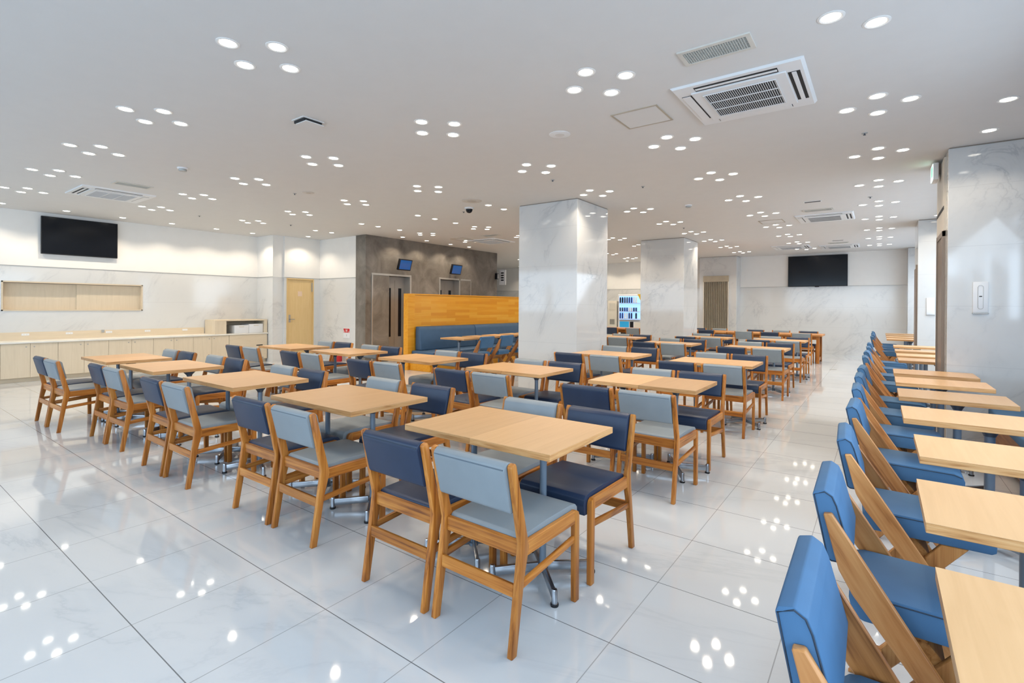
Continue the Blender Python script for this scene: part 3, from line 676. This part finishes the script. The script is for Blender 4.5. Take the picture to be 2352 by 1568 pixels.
for k, z in enumerate((1.62, 1.30, 1.02)):
    MB().box(-.45, .39, -.36, -.333, z-.02, z+.0).obj('shelf', M['white'], t)
    cm = [M['screen'], M['plate'], plain('can_blue_'+'abc'[k], (.02, .05, .22), .3), M['white'], plain('can_navy_'+'abc'[k], (.015, .03, .10), .3)]
    for j in range(9):
        if random.random() < .12: continue
        MB().lathe([(.02, 0), (.031, .008), (.031, .17), (.022, .20), (.022, .22)] if k != 1 else [(.026, 0), (.031, .01), (.031, .13), (.026, .14)], (-.40+j*.092, -.365, z), 10).obj('sample_can', cm[(j//2+k) % 5], t)
MB().box(-.44, .38, -.337, -.334, .92, .965).obj('button_strip', M['trim'], t)
MB().box(-.44, -.06, -.328, -.321, .62, .90).obj('poster', emis('poster_teal', (.02, .22, .40), .5), t)
MB().box(-.02, .12, -.328, -.321, .66, .90).obj('coin_panel', M['black'], t)
MB().box(.16, .42, -.328, -.321, .62, .88).obj('card_reader', M['offwhite'], t)
MB().box(-.40, .20, -.33, -.32, .28, .48, 0, .01, 2).obj('pickup_flap', M['dark'], t)
MB().prism([(.28, 1.95), (.50, 1.95), (.50, 1.50)], -.334, -.324, 'y').obj('corner_decal', plain('yellow_decal', (.75, .48, .03), .4), t)
for x in (-.46, .46): MB().box(x-.04, x+.04, -.28, .3, 0, .05).obj('foot', M['black'], t)
t = thing('water_dispenser', 'narrow beige drinks dispenser beside the vending machine', 'dispenser', (-8.52, 18.6, 0))
MB().box(-.19, .19, -.28, .28, .03, 1.70, 0, .015, 2).obj('cabinet', M['offwhite'], t)
MB().box(-.10, .10, -.295, -.28, .78, .98, 0, .005, 1).obj('dispensing_bay', plain('bay_grey', (.25, .24, .21), .5), t)
MB().box(-.13, .13, -.29, -.28, 1.35, 1.62, 0, .004, 1).obj('front_panel', M['offwhite'], t)
MB().box(.185, .195, -.2, .2, .3, 1.68).obj('side_gap', M['dark'], t)
MB().box(-.17, .17, -.25, .25, 0, .03).obj('foot', M['black'], t)
t = thing('wall_plate', 'small wall switch plate by the folding door', 'switch', (-5.34, YF-.012, 1.25))
MB().box(-.04, .04, -.0, .011, -.06, .06, 0, .003, 1).obj('plate', M['white'], t); MB().box(-.012, .012, -.006, 0, -.03, .03).obj('rocker', M['trim'], t)

# switch plate and exit sign on the right pilaster
t = thing('wall_panel', 'white control panel with oval slot on the right pilaster', 'panel', (.865, 7.309, 1.595))
MB().box(-.062, .062, -.014, 0, -.165, .165, 0, .004, 2).obj('plate', M['white'], t)
lp = [(.022*math.cos(a)+0, (.105 if math.sin(a) >= 0 else -.105)+.022*math.sin(a)) for a in [2*PI*k/24 for k in range(24)]]
MB().tube([(x, -.0145, z) for x, z in lp], .0022, 5, 0, True).obj('slot_outline', M['trim'], t)
MB().box(-.012, .012, -.018, -.014, .004, .014, 0, .002, 1).obj('indicator', M['dark'], t)
MB().box(-.066, .066, -.024, 0, -.178, -.165, 0, .002, 1).obj('ledge', M['trim'], t)
t = thing('wall_panel', 'small white control panel on the second right pilaster', 'panel', (.80, 12.879, 1.52))
MB().box(-.062, .062, -.014, 0, -.165, .165, 0, .004, 2).obj('plate', M['white'], t)
MB().box(-.066, .066, -.024, 0, -.178, -.165, 0, .002, 1).obj('ledge', M['trim'], t)
t = thing('exit_sign', 'lit exit sign box seen edge-on beside the right pilaster', 'sign', (.52, 7.95, 3.11))
MB().box(-.02, .03, -.14, .14, -.10, .10, 0, .006, 2).obj('housing', M['white'], t)
MB().box(-.026, -.02, -.13, .13, -.09, .09).obj('lit_face', emis('exit_face', (.75, 1.0, .88), 1.6), t)
for (y0, y1, z0, z1) in ((-.12, .02, -.06, .07),): MB().box(-.028, -.026, y0, y1, z0, z1).obj('green_symbol', emis('exit_green', (.02, .45, .2), .8), t)
MB().box(.03, .075, -.05, .05, -.03, .10).obj('wall_arm', M['bronze'], t)

# ------------------------------------------------------------------ ceiling equipment
def air_con(x, y, rz, lab, closed=False):
    t = thing('ceiling_air_conditioner', lab, 'air conditioner', (x, y, CE), rz, 'ceiling cassette air conditioners')
    h = .475
    MB().prism([(-h, 0), (h, 0), (h-.02, -.022), (-h+.02, -.022)], -h, h, 'y').obj('panel', M['white'], t)
    g = MB().box(-.345, .345, -.345, .345, -.034, -.022, 0, .003, 1).obj('grille_frame', M['white'], t)
    MB().box(-.265, .265, -.265, .265, -.0355, -.034).obj('grille_recess', M['dark'], g)
    sl = MB()
    for k in range(33): xx = -.256+k*.016; sl.box(xx-.0016, xx+.0016, -.262, .262, -.040, -.0355)
    for yy in (-.088, .088): sl.box(-.262, .262, yy-.005, yy+.005, -.041, -.0355)
    for a, b, c_, d_ in ((-.27, .27, -.27, -.262), (-.27, .27, .262, .27), (-.27, -.262, -.262, .262), (.262, .27, -.262, .262)): sl.box(a, b, c_, d_, -.041, -.0355)
    sl.obj('grille_slats', M['white'], g)
    for k in range(4):
        ca, sa = [(1, 0), (0, 1), (-1, 0), (0, -1)][k]
        def q(u0, u1, v0, v1, z0, z1):               # u outward, v along
            xs = [ca*u-sa*v for u in (u0, u1) for v in (v0, v1)]; yy = [sa*u+ca*v for u in (u0, u1) for v in (v0, v1)]
            return min(xs), max(xs), min(yy), max(yy), z0, z1
        s = MB().box(*q(.352, .432, -.30, .30, -.0235, -.0215)).obj('air_slot', M['dark'], t)
        u0, u1 = (.376, .408) if k in (0, 3) else (.362, .430)   # two flaps stand open, two lie nearly shut
        MB().box(*q(u0, u1, -.295, .295, -.0275, -.0235), 0, .002, 1).obj('louvre', M['white'], s)
air_con(-.92, 4.53, 0, 'large white ceiling cassette air conditioner in the foreground at upper right')
air_con(-10.08, 2.72, 0, 'white ceiling cassette air conditioner near the left wall television')
air_con(-.88, 11.5, 0, 'white ceiling cassette air conditioner further back over the right aisle')
air_con(-.95, 17.1, 0, 'white ceiling cassette air conditioner nearest the far television')
air_con(-8.6, 10.75, 0, 'white ceiling cassette air conditioner in front of the elevator wall')
air_con(-2.1, 16.6, 0, 'pale ceiling cassette unit left of the one nearest the far television')
def grille(x, y, w, d, lab, rz=0):
    t = thing('ceiling_vent', lab, 'vent', (x, y, CE), rz, 'ceiling return grilles')
    fr = MB()
    for a, b, c_, d_ in ((-w, w, -d, -d+.03), (-w, w, d-.03, d), (-w, -w+.03, -d+.03, d-.03), (w-.03, w, -d+.03, d-.03)): fr.box(a, b, c_, d_, -.010, 0)
    fr.obj('frame', plain('vent_frame', (.60, .58, .53), .5), t)
    MB().box(-w+.03, w-.03, -d+.03, d-.03, -.003, -.001).obj('backing', M['grill'], t)
    sl = MB(); n = int((2*w-.06)/.016)
    for k in range(n): xx = -w+.034+k*.016; sl.box(xx, xx+.005, -d+.03, d-.03, -.008, -.003)
    m = int((2*d-.06)/.02)
    for k in range(m): yy = -d+.036+k*.02; sl.box(-w+.03, w-.03, yy, yy+.003, -.007, -.003)
    sl.obj('mesh_grid', plain('vent_grid', (.50, .51, .48), .5), t, smooth=False)
grille(-.925, 3.62, .235, .115, 'grey mesh ceiling return grille behind the foreground air conditioner')
grille(-9.04, 2.70, .115, .235, 'mesh ceiling return grille beside the left air conditioner')
grille(-.92, 10.58, .235, .115, 'mesh ceiling return grille beside the air conditioner over the right aisle')
grille(-.92, 16.2, .235, .115, 'mesh ceiling return grille beside the farthest right air conditioner')
grille(-7.9, 9.85, .235, .115, 'mesh ceiling return grille in front of the elevator wall')
def slot(x, y, lab):
    t = thing('ceiling_vent', lab, 'vent', (x, y, CE), 0, 'ceiling slot vents')
    MB().box(-.13, .13, -.05, .05, -.008, 0, 0, .002, 1).obj('frame', M['white'], t)
    MB().box(-.115, .115, -.03, .03, -.010, -.008).obj('black_slot', M['dark'], t)
slot(-.92, 9.7, 'short black slot vent in the ceiling over the right aisle')
slot(-.90, 15.6, 'short black slot vent in the ceiling near the far television')
def hatch(x, y, lab, w=.22):
    t = thing('ceiling_hatch', lab, 'hatch', (x, y, CE), 0, 'ceiling inspection hatches')
    fr = MB(); 
    for a, b, c_, d_ in ((-w, w, -w, -w+.016), (-w, w, w-.016, w), (-w, -w+.016, -w+.016, w-.016), (w-.016, w, -w+.016, w-.016)): fr.box(a, b, c_, d_, -.007, 0)
    fr.obj('frame', plain('hatch_frame', (.42, .36, .28), .5), t)
    MB().box(-w+.018, w-.018, -w+.018, w-.018, -.005, -.001).obj('cover', M['ceil'], t)
hatch(-1.81, 4.51, 'square ceiling inspection hatch beside the foreground air conditioner')
hatch(-1.81, 11.5, 'square ceiling inspection hatch beside the air conditioner over the right aisle')
hatch(-9.0, 10.0, 'square ceiling inspection hatch in front of the elevator wall')
t = thing('ceiling_vent', 'small square ceiling diffuser with black gaps left of centre', 'vent', (-4.48, 2.75, CE))
MB().box(-.10, .10, -.11, .11, -.008, 0).obj('frame', M['ceil'], t)
MB().box(-.085, .085, -.095, .095, -.032, -.008).obj('neck', M['dark'], t)
MB().box(-.075, .10, -.085, .11, -.040, -.030, 0, .003, 1).obj('baffle_plate', M['ceil'], t)
def smoke(x, y, lab):
    t = thing('smoke_detector', lab, 'smoke detector', (x, y, CE), 0, 'ceiling smoke detectors')
    MB().lathe([(.062, 0), (.062, -.012), (.055, -.020)], n=24).obj('base', M['white'], t)
    MB().lathe([(.045, -.020), (.042, -.030)], n=20).obj('vent_ring', M['grill'], t)
    MB().lathe([(.047, -.030), (.045, -.042), (.03, -.048), (0, -.049)], n=20).obj('head', M['trim'], t)
smoke(-7.36, 2.74, 'small white smoke detector on the ceiling left of centre'); smoke(-2.70, 8.85, 'small white smoke detector on the ceiling beyond the nearest pillar')
def speaker(x, y, lab, r=.14, dark=False):
    t = thing('ceiling_speaker', lab, 'speaker', (x, y, CE), 0, 'round ceiling speakers')
    MB().lathe([(r, 0), (r, -.004), (r-.012, -.008)], n=36).obj('rim', M['white'] if not dark else plain('speaker_rim', (.55, .52, .48), .6), t)
    MB().lathe([(r-.012, -.004), (r-.014, -.007), (0, -.009)], n=36).obj('grille', M['ceil'] if not dark else plain('speaker_cloth', (.45, .42, .38), .8), t)
speaker(-2.68, 4.47, 'round white ceiling speaker at the centre of the ceiling', .11)
speaker(-7.31, 4.50, 'small round grey ceiling speaker toward the left', .09, True)
speaker(-5.58, 6.44, 'round grey ceiling speaker beside the dome camera', .17, True)
t = thing('dome_camera', 'black dome security camera on the ceiling near the pillar', 'camera', (-6.02, 6.88, CE))
MB().lathe([(.085, 0), (.085, -.018), (.07, -.026)], n=24).obj('base', M['white'], t)
MB().lathe([(.062, -.026), (.058, -.055), (.042, -.082), (.02, -.094), (0, -.097)], n=24).obj('dome', M['screen'], t)
SP = [(-.14, 6.21, 'above the right aisle, nearer one'), (-3.72, 6.02, 'just in front of the nearest pillar'), (-2.83, 7.10, 'right of the nearest pillar'), (-11.05, 4.42, 'near the counter wall'),
      (-.14, 9.81, 'above the right aisle, farther one'), (-3.55, 11.32, 'beyond the nearest pillar'), (-6.35, 7.10, 'beside the dome camera'), (-7.55, 4.41, 'beside the small grey ceiling speaker'), (-10.6, 6.1, 'in front of the corner door')]
for x, y, w in SP:
    t = thing('sprinkler_head', f'tiny dark sprinkler head on the ceiling {w}', 'sprinkler', (x, y, CE), 0, 'ceiling sprinkler heads')
    MB().lathe([(.028, 0), (.026, -.006)], n=14).obj('rosette', M['trim'], t)
    MB().lathe([(.007, -.006), (.007, -.018), (.013, -.020), (.013, -.023), (0, -.024)], n=12).obj('nozzle', M['plate'], t)

# ------------------------------------------------------------------ downlights
SPOT_W, SPOT_COL = 15.0, (1.0, .86, .68)
def downlight_proto(watt):
    t = thing('downlight', '', 'light')
    MB().lathe([(.052, 0), (.074, 0), (.074, -.003), (.062, -.006), (.052, -.002)], n=24).obj('trim_ring', M['lampring'], t)
    MB().lathe([(.052, -.0025), (.045, -.004), (0, -.0045)], n=20).obj('lamp_disc', M['lamp'], t)
    l = bpy.data.lights.new('lamp', 'SPOT'); l.energy = watt; l.color = SPOT_COL; l.spot_size = R(128); l.spot_blend = .55; l.shadow_soft_size = .04
    lo = bpy.data.objects.new('lamp', l); C.objects.link(lo); lo.parent = t; lo.location = (0, 0, -.012)
    return Proto(t)
P_d = downlight_proto(SPOT_W); P_w = downlight_proto(34)     # the wall-side row is brighter
XS = [-.03, -1.81, -3.59, -5.57, -7.35, -9.11, -10.89]
YS = {-.03: [3.62, 5.41, 7.11, 8.81, 10.5, 12.2, 13.9, 15.6, 17.3], -1.81: [3.62, 5.41, 7.11, 8.81, 10.5, 12.2, 13.9, 15.6, 17.3],
      -3.59: [1.83, 3.62, 5.41, 7.11, 8.81, 10.5, 12.2, 13.9, 15.6, 17.3], -5.57: [1.83, 3.62, 5.41, 10.5, 12.2, 13.9, 15.6, 17.3], -7.35: [1.83, 3.62, 5.41, 8.81, 10.5, 12.2, 13.9, 15.6, 17.3],
      -9.11: [1.83, 3.62, 5.41, 8.81, 10.5, 13.9, 15.6, 17.3], -10.89: [1.83, 3.62, 5.41, 15.6, 17.3]}  # most far clusters left of the pillars are added, unseen, to brighten the back
for i, x in enumerate(XS):
    for j, y in enumerate(YS[x]):
        for dx, dy, w in ((-.224, 0, 'left'), (.224, 0, 'right'), (0, -.224, 'near'), (0, .224, 'far')):
            P_d.place((x+dx, y+dy, CE), 0, f'{w} downlight of the {ORD[j]} four-lamp cluster from front, {ORD[i]} ceiling row from right wall', 'ceiling downlights in fours')
def single(x, y, lab, P=None): (P or P_d).place((x, y, CE), 0, lab, 'single ceiling downlights')
for k, y in enumerate((1.83, 2.72, 3.61, 4.51, 5.43, 6.28)): single(-12.66, y, f'single downlight close to the counter wall, {ORD[k]} from left', P_w)
for k, y in enumerate((8.85, 9.71, 10.66, 11.47)): single(-10.03, y, f'single downlight close to the stone elevator wall, {ORD[k]} from left', P_w)
for x, ys_, w in ((-5.58, (6.89, 7.34), 'beside the dome camera'), (-7.37, (6.89, 7.36, 7.98), 'in front of the booth partition'), (-9.15, (6.90, 7.35, 7.98), 'in front of the nearer elevator'), (-10.89, (6.89, 7.33), 'in front of the corner sign')):
    for k, y in enumerate(ys_): single(x, y, f'single ceiling downlight {w}, {ORD[k]} of that short line')
single(-12.02, 7.40, 'single ceiling downlight in front of the corner oak door', P_w)
for k, x in enumerate((-13.0, -11.0, -9.0, -7.9, -6.7)): single(x, 18.3, f'added single downlight close to the far wall behind the pillars, {ORD[k]} from left', P_w)  # mostly hidden lamps, added to brighten the far wall
single(.86, 5.90, 'single ceiling downlight at right edge, farther from the pilaster'); single(.86, 6.82, 'single ceiling downlight just in front of the right pilaster')
single(.87, 12.44, 'single ceiling downlight in front of the second right pilaster')

# ------------------------------------------------------------------ daylight through the windows
def area(name, loc, rot, sx, sy, e, col):
    l = bpy.data.lights.new(name, 'AREA'); l.shape = 'RECTANGLE'; l.size = sx; l.size_y = sy; l.energy = e; l.color = col
    o = bpy.data.objects.new(name, l); C.objects.link(o); o.location = loc; o.rotation_euler = rot
area('window_daylight_front', (-5.5, -4.25, 2.1), (R(52), 0, 0), 21, 2.2, 470, (.62, .81, 1.0))
area('window_daylight_side', (1.80, .6, 2.0), (0, R(55), 0), 1.8, 9, 190, (.66, .83, 1.0))
area('window_daylight_rear', (1.80, 10.6, 2.0), (0, R(55), 0), 1.8, 4.4, 80, (.72, .86, 1.0))
area('window_daylight_end', (1.80, 16.2, 2.0), (0, R(55), 0), 1.8, 4.4, 80, (.72, .86, 1.0))
w = bpy.data.worlds.new('sky'); bpy.context.scene.world = w; w.use_nodes = True
w.node_tree.nodes['Background'].inputs[0].default_value = (.62, .78, 1.0, 1); w.node_tree.nodes['Background'].inputs[1].default_value = .5

sc = bpy.context.scene
sc.view_settings.view_transform = 'Standard'; sc.view_settings.look = 'None'; sc.view_settings.gamma = 1.0; sc.view_settings.use_curve_mapping = False
sc.view_settings.exposure = 0.5
sc.cycles.max_bounces = 7; sc.cycles.diffuse_bounces = 4; sc.cycles.glossy_bounces = 3; sc.cycles.transmission_bounces = 1
sc.cycles.sample_clamp_indirect = 6; sc.cycles.caustics_reflective = False; sc.cycles.caustics_refractive = False
sc.cycles.use_denoising = True
sc.cycles.use_adaptive_sampling = True; sc.cycles.adaptive_threshold = .02
